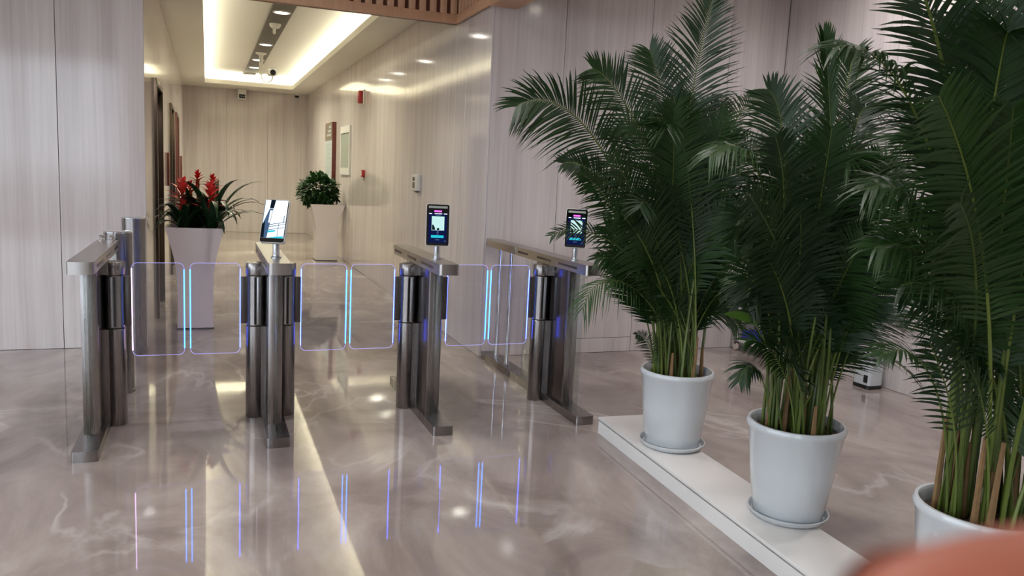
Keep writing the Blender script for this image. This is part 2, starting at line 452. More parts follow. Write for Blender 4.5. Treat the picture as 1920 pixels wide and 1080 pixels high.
# corridor ceiling: soffit ring around a raised, cove-lit tray
TX0, TX1, TY0, TY1 = -.03, 1.70, 7.75, 17.60
bm = bmesh.new()
box(bm, XE-.02, TX0, 7.1, YB, ZC, ZC+.05); box(bm, TX1, XW+.0, 7.1, YB, ZC, ZC+.05)
box(bm, TX0, TX1, 7.1, TY0, ZC, ZC+.05); box(bm, TX0, TX1, TY1, YB, ZC, ZC+.05)
c = struct('ceiling', bm, 'ceiling_white', label='white corridor ceiling with a cove-lit recessed tray')
bm = bmesh.new()
for q in ((TX0-.012, TX0, TY0, TY1), (TX1, TX1+.012, TY0, TY1), (TX0-.012, TX1+.012, TY0-.012, TY0), (TX0-.012, TX1+.012, TY1, TY1+.012)):
    box(bm, *q, ZC+.05, ZC+.085)
obj('cove_lip', bm, 'ceiling_white', c)
bm = bmesh.new(); ZT = 3.37
box(bm, TX0-.22, TX1+.22, TY0-.22, TY1+.22, ZT, ZT+.04)
box(bm, TX0-.24, TX0-.22, TY0-.22, TY1+.22, ZC+.05, ZT); box(bm, TX1+.22, TX1+.24, TY0-.22, TY1+.22, ZC+.05, ZT)
box(bm, TX0-.22, TX1+.22, TY0-.24, TY0-.22, ZC+.05, ZT); box(bm, TX0-.22, TX1+.22, TY1+.22, TY1+.24, ZC+.05, ZT)
obj('tray', bm, 'ceiling_white', c)
cx, cy = (TX0+TX1)/2, (TY0+TY1)/2
for nm, x0, x1, y0, y1 in (('left', TX0-.13, TX0-.11, TY0, TY1), ('right', TX1+.11, TX1+.13, TY0, TY1), ('far', TX0, TX1, TY1+.11, TY1+.13), ('near', TX0, TX1, TY0-.13, TY0-.11)):
    t = tag(bxo('led_strip', (x0, x1, y0, y1, ZC+.05, ZC+.056), 'strip_warm'),
            'warm light strip hidden in the %s edge of the ceiling cove' % nm, 'light')
    L = max(x1-x0, y1-y0)
    al = area_light('led_strip_light', ((x0+x1)/2, (y0+y1)/2, ZC+.062), (0, 0, 1), max(x1-x0, .03), max(y1-y0, .03), 6.0*L, (1.0, .97, .74), parent=t)

# lobby ceiling, far left wall, glazed facade, outside ground
bm = bmesh.new(); box(bm, XL, XS+.2, YF-.2, 7.1, ZL, ZL+.1)
struct('ceiling_lobby', bm, 'ceiling_white', label='white lobby ceiling')
bm = bmesh.new()
box(bm, XL-.2, XL, YF-.2, YL+.3, 0, .2); box(bm, XL-.2, XL, YF-.2, YL+.3, 3.5, ZL); box(bm, XL-.2, XL, YF-.2, -4.2, .2, 3.5); box(bm, XL-.2, XL, 5.2, YL+.3, .2, 3.5)
struct('wall_far_left', bm, 'plaster', label='lobby wall around the windows at the far left')
bm = bmesh.new()
box(bm, XL, XS, YF-.2, YF, 0, .2); box(bm, XL, XS, YF-.2, YF, 3.5, ZL); box(bm, XL, -5.45, YF-.2, YF, .2, 3.5); box(bm, -1.69, XS, YF-.2, YF, .2, 3.5)
struct('wall_rear', bm, 'plaster', label='lobby wall behind the camera')
for i in range(7):
    if i < 5: c_, rz = (XL-.1, -4.2 + 1.88*(i+.5), .2), PI/2
    else: c_, rz = (-5.45 + 1.88*(i-5+.5), YF-.1, .2), 0
    wd = bpy.data.objects.new('window_%d' % (i+1), None); COL.objects.link(wd); wd.location = c_; wd.rotation_euler = (0, 0, rz); wd['kind'] = 'structure'
    wd['label'] = 'tall lobby window pane in a bronze frame'
    bm = bmesh.new()
    for q in ((-.94, -.90, 0, 3.3), (.90, .94, 0, 3.3), (-.90, .90, 0, .05), (-.90, .90, 3.25, 3.3), (-.90, .90, 1.0, 1.05)): box(bm, q[0], q[1], -.04, .04, q[2], q[3])
    obj('window_frame', bm, 'bronze', wd)
    bxo('pane', (-.90, .90, -.005, .005, .05, 1.0), 'window_glass', wd); bxo('pane', (-.90, .90, -.005, .005, 1.05, 3.25), 'window_glass', wd)
bm = bmesh.new(); box(bm, -60, 40, -60, 40, -.35, -.25)
struct('ground_outside', bm, 'pavement', label='paved ground outside the lobby windows')

# wooden slatted beams at the corridor mouth and running out over the front wall
ZB = 2.845
bm = bmesh.new(); box(bm, XE-.4, XW-.0, 7.03, 7.1, ZB, ZL)
t1 = struct('trim_1', bm, 'oak_back', label='slatted oak beam across the corridor mouth')
bxo('bottom_rail', (XE, XW, 6.995, 7.03, ZB-.004, ZB+.075), 'oak', t1, bev=.002)
n = 27
for i in range(n):
    x = XW - .03 - i*.0952
    bxo('slat', (x-.058, x, 6.998, 7.03, ZB+.075, ZL), 'oak', t1, bev=.002)
bm = bmesh.new(); box(bm, XW+.03, XW+.195, 3.0, 6.098, ZB, ZL); box(bm, XW-.012, XW-.001, 6.1, 6.99, ZB+.01, ZL)
t2 = struct('trim_2', bm, 'oak_back', label='slatted oak beam running out over the front wall')
bxo('bottom_rail', (XW-.035, XW-.012, 6.098, 6.99, ZB, ZB+.075), 'oak', t2, bev=.002)
bxo('bottom_rail', (XW-.035, XW+.195, 3.0, 6.098, ZB-.01, ZB+.06), 'oak', t2, bev=.002)
for i in range(40):
    y = 6.96 - i*.0952
    a, b = (XW-.033, XW-.012) if y > 6.16 else (XW-.033, XW+.03)
    bxo('slat', (a, b, y-.058, y, ZB+.07, ZL), 'oak', t2, bev=.002)

# ------------------------------------------------------------------ turnstiles
GX = [-.57, .354, 1.273, 2.19]
GY, GL = 4.81, .59
MY = .02            # motor columns and wings, in gate coordinates
WZ0, WZ1 = .395, .925
def gate(i):
    left, right = i > 0, i < 3
    lab = ['stainless turnstile against the lavender wall, with one wing and no face terminal',
           'stainless turnstile carrying the terminal with the painted window reflection',
           'stainless turnstile carrying the black terminal with the teal button, middle of the row',
           'stainless turnstile beside the first potted palm, with glass end panel'][i]
    t = thing('turnstile', lab, 'turnstile', (GX[i], GY, 0), group='row of turnstiles')
    bm = bmesh.new(); extrude(bm, rrect(.12, 2*GL, .012, 3), lambda u, v, d: (u, v, d), 0, .055)
    obj('base_plate', bm, 'steel', t)
    bm = bmesh.new(); extrude(bm, rrect(.118, 2*GL, .02, 4), lambda u, v, d: (u, v, d), .938, 1.0)
    cap = obj('cap', bm, 'steel_cap', t)
    for s in (-1, 1):
        for a, b in ((-.46, -.19), (-.06, .17), (.34, .53)):
            bxo('sensor_window', (min(s*.0585, s*.0605), max(s*.0585, s*.0605), a, b, .960, .974), 'dark_slot', cap)
    # glass end panels and the steel body between them
    bxo('glass_panel', (-.006, .006, -.455, -.32, .055, .938), 'panel_glass', t, bev=.001)
    bxo('glass_panel', (-.006, .006, .22, .50, .055, .938), 'panel_glass', t, bev=.001)
    bm = bmesh.new(); extrude(bm, rrect(.072, .50, .010, 3), lambda u, v, d: (u, v-.05, d), .055, .938)
    body = obj('body', bm, 'steel_dark', t)
    for yy in (-.31, .21):
        bxo('edge_post', (-.038, .038, yy-.012, yy+.012, .055, .938), 'steel', body, bev=.003)
    for s in (-1, 1):
        bm = bmesh.new(); lathe(bm, [(0, 0), (.007, 0), (.007, .004), (0, .005)], 12, (s*.0362, -.10, .90), (s, 0, 0)); obj('screw', bm, 'chrome', body)
        bxo('vent', (min(s*.0355, s*.038), max(s*.0355, s*.038), -.16, -.12, .14, .165), 'black_plastic', body)
    for s, on in ((-1, left), (1, right)):
        if not on: continue
        x = s*.088; R = .054
        bm = bmesh.new(); lathe(bm, [(0, 0), (R-.002, 0), (R, .003), (R, .556), (R-.003, .559), (0, .559)], 40, (x, MY, 0))
        box(bm, min(x, s*.03), max(x, s*.03), MY-.045, MY+.045, 0.0, .556)
        col = obj('motor_column', bm, 'steel', t)
        bm = bmesh.new(); lathe(bm, [(0, .563), (R-.003, .563), (R, .566), (R, .856), (R-.003, .859), (0, .859)], 40, (x, MY, 0))
        sl = obj('rotating_sleeve', bm, 'steel', t)
        bxo('sleeve_fin', (x-s*.012-.006, x-s*.012+.006, MY-R-.006, MY-R+.01, .57, .852), 'aluminium', sl, bev=.002)
        bxo('sleeve_slit', (x+s*.004-.006, x+s*.004+.006, MY-R-.001, MY-R+.01, .57, .852), 'black_plastic', sl)
        bm = bmesh.new()
        lathe(bm, [(0, .863), (R+.001, .863), (R+.002, .866), (R+.002, .931), (R, .934), (0, .934)], 40, (x, MY, 0))
        box(bm, min(x, s*.03), max(x, s*.03), MY-.05, MY+.05, .864, .933)
        obj('collar', bm, 'steel', t)
        bxo('wing_bracket', (min(s*.140, s*.172), max(s*.140, s*.172), MY-.014, MY+.014, .572, .850), 'bracket_grey', sl, bev=.002)
        # wing: glass leaf with light-guiding edges
        x0, x1 = s*.176, s*.444
        xc, wd = (x0+x1)/2, abs(x1-x0); zc, hh = (WZ0+WZ1)/2, WZ1-WZ0
        bm = bmesh.new(); extrude(bm, rrect(wd, hh, .028), lambda u, v, d: (xc+u, MY+d, zc+v), -.005, .005)
        wing = obj('wing', bm, 'wing_glass', t)
        out = rrect(wd+.004, hh+.004, .030)
        pts = [(xc+u, MY, zc+v) for u, v in out]
        core = [p for p in pts if (p[0]-xc)*s > wd/2-.0315 and abs(p[2]-zc) < hh/2-.02]
        core.sort(key=lambda p: p[2])
        # finely sampled outline split into the meeting edge and the rest
        bm = bmesh.new()
        e = s*(wd/2+.002)
        tube(bm, [(xc+e, MY, zc-hh/2+.035), (xc+e, MY, zc), (xc+e, MY, zc+hh/2-.035)], .0034, 6)
        obj('light_edge', bm, 'led_core', wing)
        bm = bmesh.new()
        tube(bm, pts, .0015, 6, closed=True)
        obj('light_edge', bm, 'led_soft', wing)
        bm = bmesh.new(); tube(bm, [(xc-e, MY, zc-hh/2+.03), (xc-e, MY, zc), (xc-e, MY, zc+hh/2-.03)], .0022, 6); obj('light_edge', bm, 'led_deep', wing)
        if i == 0:
            bm = bmesh.new(); tube(bm, [(xc-e, MY, zc-hh/2+.03), (xc-e, MY, zc), (xc-e, MY, zc+hh/2-.03)], .0034, 6); obj('light_edge', bm, 'led_pink', wing)
    return t
for i in range(4): gate(i)

# barrier rail that closes the gap between the last turnstile and the wall
t = thing('barrier_rail', 'short stainless rail with two round posts closing the gap to the wall', 'rail', (GX[3], 5.735, 0))
bxo('cap', (-.059, .059, -.33, .33, .938, 1.0), 'steel_cap', t, bev=.006)
bxo('base_plate', (-.06, .06, -.33, .33, 0, .055), 'steel', t, bev=.004)
for y in (.12, -.12):
    bm = bmesh.new(); lathe(bm, [(0, .05), (.026, .05), (.026, .062), (.0185, .064), (.0185, .938), (0, .939)], 24, (0, y, 0)); obj('post', bm, 'chrome', t)

# two free-standing cylinder posts by the left wall
def bollard(loc, h, lab):
    t = thing('cylinder_post', lab, 'post', loc, group='steel cylinder posts')
    R = .083
    bm = bmesh.new(); lathe(bm, [(0, 0), (R+.004, 0), (R+.004, .02), (R, .022), (R, h-.012), (R-.002, h-.01), (0, h-.01)], 48); obj('shaft', bm, 'steel', t)
    bm = bmesh.new(); lathe(bm, [(0, h-.01), (R+.003, h-.01), (R+.003, h-.002), (R, h), (0, h)], 48); obj('lid', bm, 'chrome', t)
    return t
bollard((-.527, 5.53, 0), 1.045, 'steel cylinder post just behind the leftmost turnstile')
bollard((-.525, 6.66, 0), 1.06, 'steel cylinder post against the end of the lavender wall')
bm = bmesh.new(); lathe(bm, [(0, 0), (.016, 0), (.018, .008), (.010, .012), (.010, .02), (.015, .026), (.012, .034), (0, .036)], 20)
o = tag(obj('cap_knob', bm, 'chrome'), 'chrome knob on the rear end of the leftmost turnstile, left one', 'knob', 'chrome knobs'); o.location = (-.60, 5.36, 1.0)
bm = bmesh.new(); lathe(bm, [(0, 0), (.016, 0), (.018, .008), (.010, .012), (.010, .02), (.015, .026), (.012, .034), (0, .036)], 20)
o = tag(obj('cap_knob', bm, 'chrome'), 'chrome knob on the rear end of the leftmost turnstile, right one', 'knob', 'chrome knobs'); o.location = (-.545, 5.36, 1.0)

# ------------------------------------------------------------------ face-recognition terminals
def terminal(x, y, yaw, tilt, lab, kind):
    t = thing('face_terminal', lab, 'terminal', (x, y, 1.0), yaw, group='face terminals on the turnstiles')
    bm = bmesh.new(); lathe(bm, [(0, 0), (.028, 0), (.028, .006), (.0195, .010), (.0195, .02), (.018, .022), (.018, .12), (0, .12)], 24); obj('pole', bm, 'aluminium', t)
    rot = Matrix.Rotation(-tilt, 3, 'X')
    piv = Vector((0, -.028, .205))
    W, H, D = .138, .248, .022
    F = lambda u, v, d: tuple(rot @ Vector((u, d, v)) + piv)
    bm = bmesh.new(); extrude(bm, rrect(W, H, .012, 4), F, -.0, D); extrude(bm, rrect(.06, .12, .01, 3), lambda u, v, d: F(u, v-.04, d), D, D+.012)
    h = obj('housing', bm, 'white_plastic', t)
    bm = bmesh.new(); extrude(bm, rrect(W-.006, H-.006, .010, 4), F, -.003, 0); fr = obj('front_glass', bm, 'black_glass', t)
    def pic(name, u0, u1, v0, v1, mat, d=.0036, pts=None):
        bm = bmesh.new()
        q = pts or [(u0, v0), (u1, v0), (u1, v1), (u0, v1)]
        extrude(bm, q, F, -d-.0005, -d); return obj(name, bm, mat, fr, 0)
    if kind == 'ui':
        pic('screen', -.054, .054, -.106, .072, 'screen_navy')
        pic('camera_bar', -.055, .055, .098, .111, 'sheet_grey')
        pic('mark_or_reflection', -.022, .022, .075, .085, 'screen_pink', .0044)
        for a, b in ((-.052, -.036), (-.020, .024), (.034, .054)): pic('mark_or_reflection', a, b, .0635, .068, 'screen_white', .0044)
        pic('mark_or_reflection', -.012, .016, .054, .058, 'screen_slate', .0044)
        pic('screen_picture', -.036, .038, -.032, .050, 'screen_photo', .0044)
        pic('mark_or_reflection', 0, 0, 0, 0, 'screen_dark', .005, [(-.034, -.03), (-.014, -.03), (-.018, -.012), (-.024, -.006), (-.022, .000), (-.034, .0)])
        pic('mark_or_reflection', 0, 0, 0, 0, 'screen_dark', .005, [(-.006, -.03), (.010, -.03), (.008, -.017), (-.004, -.019)])
        pic('mark_or_reflection', -.005, .006, -.047, -.038, 'screen_slate', .0044)
        pic('mark_or_reflection', -.006, .006, -.057, -.052, 'screen_slate', .0044)
        pic('screen_button', -.038, .036, -.076, -.061, 'screen_teal', .0044)
        pic('mark_or_reflection', -.013, .011, -.090, -.085, 'screen_slate', .0044)
        pic('mark_or_reflection', .040, .048, -.098, -.091, 'screen_slate', .0044)
    else:
        pic('screen', -.062, .062, -.098, .118, 'screen_white')  # mirrored bright windows and railing, painted as glowing shapes on the glass
        D_ = lambda m, pts, d=.0044: pic('mark_or_reflection', 0, 0, 0, 0, m, d, pts)
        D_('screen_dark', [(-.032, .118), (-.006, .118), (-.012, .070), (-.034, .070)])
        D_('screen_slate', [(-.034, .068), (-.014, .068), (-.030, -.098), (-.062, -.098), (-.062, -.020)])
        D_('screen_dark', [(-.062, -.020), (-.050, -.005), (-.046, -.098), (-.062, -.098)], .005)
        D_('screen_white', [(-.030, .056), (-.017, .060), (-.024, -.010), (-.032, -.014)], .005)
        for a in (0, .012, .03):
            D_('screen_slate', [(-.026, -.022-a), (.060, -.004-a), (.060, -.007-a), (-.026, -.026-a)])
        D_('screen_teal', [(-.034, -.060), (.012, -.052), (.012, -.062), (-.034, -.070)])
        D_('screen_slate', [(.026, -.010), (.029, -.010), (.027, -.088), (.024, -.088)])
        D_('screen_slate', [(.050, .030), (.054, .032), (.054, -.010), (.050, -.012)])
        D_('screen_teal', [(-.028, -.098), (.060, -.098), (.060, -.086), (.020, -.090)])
    return t
terminal(.354, 4.48, math.radians(-24), math.radians(22), 'face terminal with a bright window reflection painted on its screen, tilted back, left of the three', 'painted_reflection')
terminal(1.273, 4.50, math.radians(-13), math.radians(8), 'black upright face terminal showing a small picture and teal button, not hidden by leaves', 'ui')
terminal(2.19, 4.51, math.radians(-30), math.radians(12), 'face terminal partly hidden behind palm leaves', 'ui')

# ------------------------------------------------------------------ ceiling fixtures
t = tag(bxo('light_track', (.725, .985, 7.75, 17.25, ZT-.02, ZT+.0), 'perforated_metal', bev=.002), 'dark perforated strip along the middle of the ceiling tray', 'light track')
tag(bxo('track_end', (.69, .94, 17.27, 17.42, ZT-.05, ZT), 'white_satin', bev=.004), 'white box at the far end of the dark ceiling strip', 'vent')
def downlight(x, y, z, lab, grp, power, col=(1, .985, .73)):
    t = thing('downlight', lab, 'light', (x, y, z), group=grp)
    bm = bmesh.new(); lathe(bm, [(.085, 0), (.108, 0), (.108, -.012), (.098, -.016), (.085, -.012)], 32); obj('ring', bm, 'white_satin', t)
    bm = bmesh.new(); lathe(bm, [(0, -.006), (.086, -.006), (.086, -.002), (0, -.002)], 32); obj('lens', bm, 'lamp_white', t)
    ld = bpy.data.lights.new('downlight_lamp', 'SPOT'); ld.energy = power; ld.color = col; ld.spot_size = math.radians(160); ld.spot_blend = .9; ld.shadow_soft_size = .08
    o = bpy.data.objects.new('downlight_lamp', ld); COL.objects.link(o); o.parent = t; o.location = (0, 0, -.03)
    return t
for y, s in ((10.25, 'nearest the wooden beam'), (13.05, 'between the detector and the hanging camera'), (15.0, 'just behind the hanging camera'), (16.2, 'farthest from the wooden beam')):
    downlight(.855, y, ZT-.02, 'round ceiling downlight in the dark strip, ' + s, 'corridor downlights', 170)
t = thing('smoke_detector', 'white round smoke detector on the dark ceiling strip', 'detector', (.845, 11.13, ZT-.02))
bm = bmesh.new(); lathe(bm, [(0, 0), (.075, 0), (.075, -.02), (.055, -.05), (.03, -.062), (0, -.064)], 28); obj('body', bm, 'white_plastic', t)
bm = bmesh.new(); lathe(bm, [(.02, -.06), (.02, -.12), (.012, -.135), (0, -.136)], 16, (-.012, -.02, 0)); obj('probe', bm, 'white_plastic', t)
# hanging camera: flared mount, drop pipe, dark head, loop of cable
t = thing('security_camera', 'white hanging security camera with dark lens and cable loop below the ceiling strip', 'camera', (.85, 14.1, ZT-.02))
bm = bmesh.new(); lathe(bm, [(0, 0), (.09, 0), (.085, -.012), (.04, -.035), (.033, -.06), (.033, -.34), (0, -.34)], 24); obj('drop_pipe', bm, 'white_plastic', t)
bm = bmesh.new(); box(bm, .10, .24, -.28, .02, -.36, -.25, bev=.02); box(bm, .02, .12, -.05, -.01, -.33, -.29)
obj('housing', bm, 'white_plastic', t)
bm = bmesh.new(); lathe(bm, [(0, 0), (.046, 0), (.046, .025), (0, .03)], 28, (.17, -.27, -.32), (0, -1, -.35)); obj('lens', bm, 'black_glass', t)
bm = bmesh.new(); tube(bm, [(0.0 + .095 - .095*math.cos(a), -.02, -.34 - .13*math.sin(a)) for a in [PI*k/14 for k in range(15)]], .010, 8); obj('cable', bm, 'white_plastic', t)
# bullet camera and dome camera on the far wall
t = thing('wall_camera', 'white box security camera with dark lens high on the far wall', 'camera', (.715, YB, 3.0))
bxo('housing', (-.085, .085, -.30, -.04, -.10, .10), 'white_plastic', t, bev=.015)
bxo('sun_shield', (-.085, .085, -.34, -.02, .10, .115), 'white_plastic', t, bev=.004)
bxo('lens', (-.065, .065, -.308, -.295, -.085, .0), 'black_glass', t, bev=.01)
bxo('mount', (-.03, .03, -.06, 0, .0, .09), 'white_plastic', t, bev=.005)
t = thing('dome_camera', 'small white dome camera in the far right corner of the ceiling', 'camera', (1.87, YB-.16, ZC))
bm = bmesh.new(); lathe(bm, [(0, 0), (.07, 0), (.07, -.03), (.06, -.045), (0, -.045)], 28); obj('base', bm, 'white_plastic', t)
bm = bmesh.new(); lathe(bm, [(.05, -.045), (.047, -.07), (.032, -.09), (0, -.097)], 24); obj('dome', bm, 'black_glass', t)

# lobby downlights, on the lobby ceiling
for k, (x, y) in enumerate([(-3.2, 4.6), (-3.2, 1.5), (-.6, 1.2), (1.2, 2.6), (4.3, 4.5), (3.9, 2.6), (3.6, -.6), (-.8, -2.4), (.4, 5.0)]):
    downlight(x, y, ZL, 'round white downlight set in the lobby ceiling', 'lobby downlights', 95, (1, .955, .95))

# ------------------------------------------------------------------ devices on the corridor wall
def on_wall(name, lab, cat, y, z):
    return thing(name, lab, cat, (XW, y, z))
t = on_wall('fire_alarm', 'red and white fire alarm sounder high on the corridor wall', 'alarm', 11.63, 2.555)
bxo('back_plate', (-.02, 0, -.07, .07, -.10, .10), 'white_plastic', t, bev=.01)
bxo('sounder', (-.09, -.02, -.05, .055, -.10, .085), 'alarm_red', t, bev=.02)
t = on_wall('call_point', 'small red fire call point below the alarm', 'alarm', 11.45, 1.46)
bxo('back_box', (-.045, 0, -.05, .05, -.05, .05), 'alarm_red', t, bev=.006); bxo('press_plate', (-.048, -.043, -.03, .03, -.03, .03), 'white_plastic', t, bev=.001)
t = on_wall('sign_board', 'tall dark-edged notice board with pale blue text field', 'sign', 14.62, 1.72)
bxo('board', (-.07, 0, -.42, .42, -.60, .60), 'red_brown', t, bev=.004)
bxo('header', (-.073, -.07, -.42, .42, .28, .60), 'sheet_brown', t); bxo('sheet', (-.073, -.07, -.42, .42, -.60, .28), 'sheet_blue', t)
for k in range(9): bxo('text_line', (-.0745, -.073, -.34, .34-.1*(k % 3), .2-.08*k, .215-.08*k), 'sheet_grey', t)
for k in range(3): bxo('header_mark', (-.0745, -.073, -.30, .20-.12*k, .36+.07*k, .40+.07*k), 'sheet_blue', t)
t = on_wall('framed_notice', 'white-framed grey notice panel right of the dark-edged board', 'notice', 13.08, 1.80)
bm = bmesh.new()
for q in ((-.46, -.40, -.38, .40), (.40, .46, -.38, .40), (-.40, .40, -.38, -.27), (-.40, .40, .29, .40)): box(bm, -.03, 0, *q)
obj('frame', bm, 'white_satin', t); bxo('sheet', (-.012, 0, -.40, .40, -.27, .29), 'sheet_grey', t)
t = on_wall('wall_intercom', 'cream wall controller with small dark display on the corridor wall', 'intercom', 8.32, 1.40)
bxo('body', (-.045, 0, -.12, .12, -.085, .085), 'white_plastic', t, bev=.008); bxo('display', (-.048, -.044, -.02, .07, .02, .06), 'black_glass', t, bev=.002)
bxo('keypad', (-.047, -.044, -.03, .075, -.06, .005), 'lcd_grey', t, bev=.002); bxo('bracket', (-.03, 0, -.05, .05, -.105, -.085), 'lcd_grey', t, bev=.003)
for y, z, s in ((10.5, 1.4, 'near'), (15.7, 1.4, 'far')):
    t = thing('lift_call_panel', 'narrow dark lift call panel, the %s one on the lift wall' % s, 'panel', (XE, y, z))
    bxo('plate', (0, .03, -.06, .06, -.2, .2), 'red_brown', t, bev=.004); bxo('button', (.03, .034, -.02, .02, -.04, 0), 'steel', t, bev=.002)

# ------------------------------------------------------------------ flared square planters
def planter(loc, rz, lab, sc=1.0):
    t = thing('square_planter', lab, 'planter', loc, rz, group='flared white planters')
    prof = [(0, .153), (.03, .153), (.12, .149), (.3, .149), (.45, .152), (.56, .162), (.66, .178), (.76, .200), (.85, .222), (.925, .243)]
    def ring(bm, h, z, ins=0): return [bm.verts.new(((h-ins)*sc*a, (h-ins)*sc*b, z)) for a, b in ((-1, -1), (1, -1), (1, 1), (-1, 1))]
    bm = bmesh.new(); rs = [ring(bm, h, z) for z, h in prof]
    rs += [ring(bm, .225, .925), ring(bm, .205, .86)]
    bm.faces.new(rs[0][::-1])
    for a, b in zip(rs, rs[1:]):
        for i in range(4): bm.faces.new((a[i], a[(i+1) % 4], b[(i+1) % 4], b[i]))
    bm.faces.new(rs[-1])
    obj('pot', bm, 'planter_white', t, 25)
    bxo('foot', (-.157*sc, .157*sc, -.157*sc, .157*sc, 0, .012), 'black_plastic', t)
    bm = bmesh.new(); a = .208*sc; N = 10; rng = random.Random(5)
    g = [[bm.verts.new((-a+2*a*i/N, -a+2*a*j/N, .885+rng.uniform(-.008, .012))) for j in range(N+1)] for i in range(N+1)]
    for i in range(N):
        for j in range(N): bm.faces.new((g[i][j], g[i+1][j], g[i+1][j+1], g[i][j+1]))
    obj('soil', bm, 'soil', t)
    return t
planter((-.10, 7.70, 0), 0, 'flared white planter of red bromeliads in front of the lift doors')
planter((1.83, 13.25, 0), 0, 'flared beige-white planter by the corridor wall holding a leafy bush', 1.12)

def strap(bm, base, az, length, width, rise, droop, n=9, fold=.25):
    """one strap leaf: rises, arches over and tapers to a point"""
    d = Vector((math.cos(az), math.sin(az), 0)); s = Vector((-d.y, d.x, 0))
    p = Vector(base); ang = rise; step = length/n; rows = []
    for k in range(n+1):
        u = k/n
        w = width*.5*(min(1, .55+1.2*u) if u < .4 else 1.0)*(1-max(0, (u-.55)/.45)**1.6)
        up = Vector((0, 0, 1))*math.cos(ang) - d*math.sin(ang)
        rows.append((p.copy(), s*w, up*w*fold))
        p = p + (d*math.cos(ang) + Vector((0, 0, 1))*math.sin(ang))*step
        ang -= droop/n*(.4+1.2*u)
    vs = [(bm.verts.new(c-a+b), bm.verts.new(c), bm.verts.new(c+a+b)) for c, a, b in rows]
    for a, b in zip(vs, vs[1:]):
        bm.faces.new((a[0], a[1], b[1], b[0])); bm.faces.new((a[1], a[2], b[2], b[1]))

rng = random.Random(11)
def bromeliad(x, y, zt, lab, mat, seed, fl=1.0, lmax=.55):
    rg = random.Random(seed)
    t = thing('bromeliad', lab, 'flower', (x, y, .89), group='red bromeliads in the planter')
    for k in range(15):
        az = 2*PI*k/15 + rg.uniform(-.25, .25)
        ll = lmax*rg.uniform(.62, 1.05)
        if math.cos(az) < -.05: ll = max(.12, min(ll, (x + .40)/-math.cos(az)*1.25))
        bm = bmesh.new(); strap(bm, (math.cos(az)*.02, math.sin(az)*.02, 0), az, ll, rg.uniform(.045, .075), rg.uniform(.7, 1.4), rg.uniform(1.3, 2.9))
        obj('leaf', bm, 'bromeliad_leaf', t, 60)
    h = zt - .89
    bm = bmesh.new(); tube(bm, [(0, 0, 0), (.004, 0, h*.5), (0, 0, h-.10*fl)], [.014, .012, .016], 8); st = obj('flower_stem', bm, 'palm_stalk', t)
    for k in range(40):
        u = k/40; az = k*2.4; z = h-.26*fl + .22*fl*u
        ln = (.07 if u < .45 else .135-.075*(u-.45)/.55)
        bm = bmesh.new(); strap(bm, (0, 0, z), az, fl*ln, .030*fl, (1.15 if u < .45 else .05+1.35*(u-.45)/.55), .35, 4, .4)
        obj('bract', bm, mat, st, 60)
    return t
bromeliad(-.20, 7.60, 1.36, 'red bromeliad with the largest flower, front left in the planter', 'bract_pink', 1, 1.45)
bromeliad(.03, 7.60, 1.34, 'red bromeliad front right in the planter, star-shaped flower', 'bract_pink', 2, 1.35, .74)
bromeliad(-.08, 7.80, 1.43, 'red bromeliad at the back left, small upright flower', 'bract_red', 3, .8)
bromeliad(.05, 7.82, 1.40, 'red bromeliad at the back right, dark orange-red flower', 'bract_red', 4, .85, .74)
bromeliad(-.14, 7.74, 1.33, 'dull orange-red bromeliad half hidden in the middle of the planter', 'bract_red', 5, .8)

def bush(loc, R, lab):
    rg = random.Random(8)
    t = thing('leafy_bush', lab, 'plant', loc)
    bm = bmesh.new()
    for k in range(7):
        a = k*.9; tube(bm, [(0, 0, 0), (math.cos(a)*.05, math.sin(a)*.05, R*.6), (math.cos(a)*R*.6, math.sin(a)*R*.6, R*1.1)], [.012, .009, .004], 6)
    obj('stems', bm, 'sheath', t)
    bm = bmesh.new()
    for k in range(1300):
        v = Vector((rg.gauss(0, 1), rg.gauss(0, 1), rg.gauss(0, 1))).normalized()
        rr = R*rg.uniform(.55, 1.02)*(1+.12*math.sin(5*v.x+3*v.z))
        c = Vector((v.x*rr, v.y*rr, R*.82 + v.z*rr*.78))
        if c.z < -.06: continue
        d = (v + Vector((rg.uniform(-.8, .8), rg.uniform(-.8, .8), rg.uniform(-.7, .3)))).normalized()
        s = d.cross(Vector((rg.uniform(-.3, .3), rg.uniform(-.3, .3), 1))).normalized(); l = rg.uniform(.07, .115); w = l*.3
        q = [c, c+d*l*.45+s*w, c+d*l-Vector((0, 0, l*.15)), c+d*l*.45-s*w]
        bm.faces.new([bm.verts.new(p) for p in q])
    f = obj('foliage', bm, 'ficus_leaf', t, 0); f['kind'] = 'stuff'
bush((1.72, 13.25, .90), .31, 'round dark green leafy bush growing from the planter by the corridor wall')

# ------------------------------------------------------------------ plinth, saucers, potted palms
pl = thing('plinth', 'long low white plinth under the potted palms', 'plinth', (2.355, 4.06, 0), math.radians(-3.6))
bxo('top_board', (-.155, .155, -3.6, 0, .082, .10), 'white_satin', pl, bev=.003)
bxo('side_board', (-.153, -.135, -3.6, -.002, 0, .075), 'white_satin', pl); bxo('side_board', (.135, .153, -3.6, -.002, 0, .082), 'white_satin', pl)
bxo('end_board', (-.135, .135, -.02, -.002, 0, .082), 'white_satin', pl)

PY = 0
def bez(a, b, c, d, t):
    m = 1-t
    return a*(m*m*m) + b*(3*m*m*t) + c*(3*m*t*t) + d*(t*t*t)
def dbez(a, b, c, d, t):
    m = 1-t
    return (b-a)*(3*m*m) + (c-b)*(6*m*t) + (d-c)*(3*t*t)

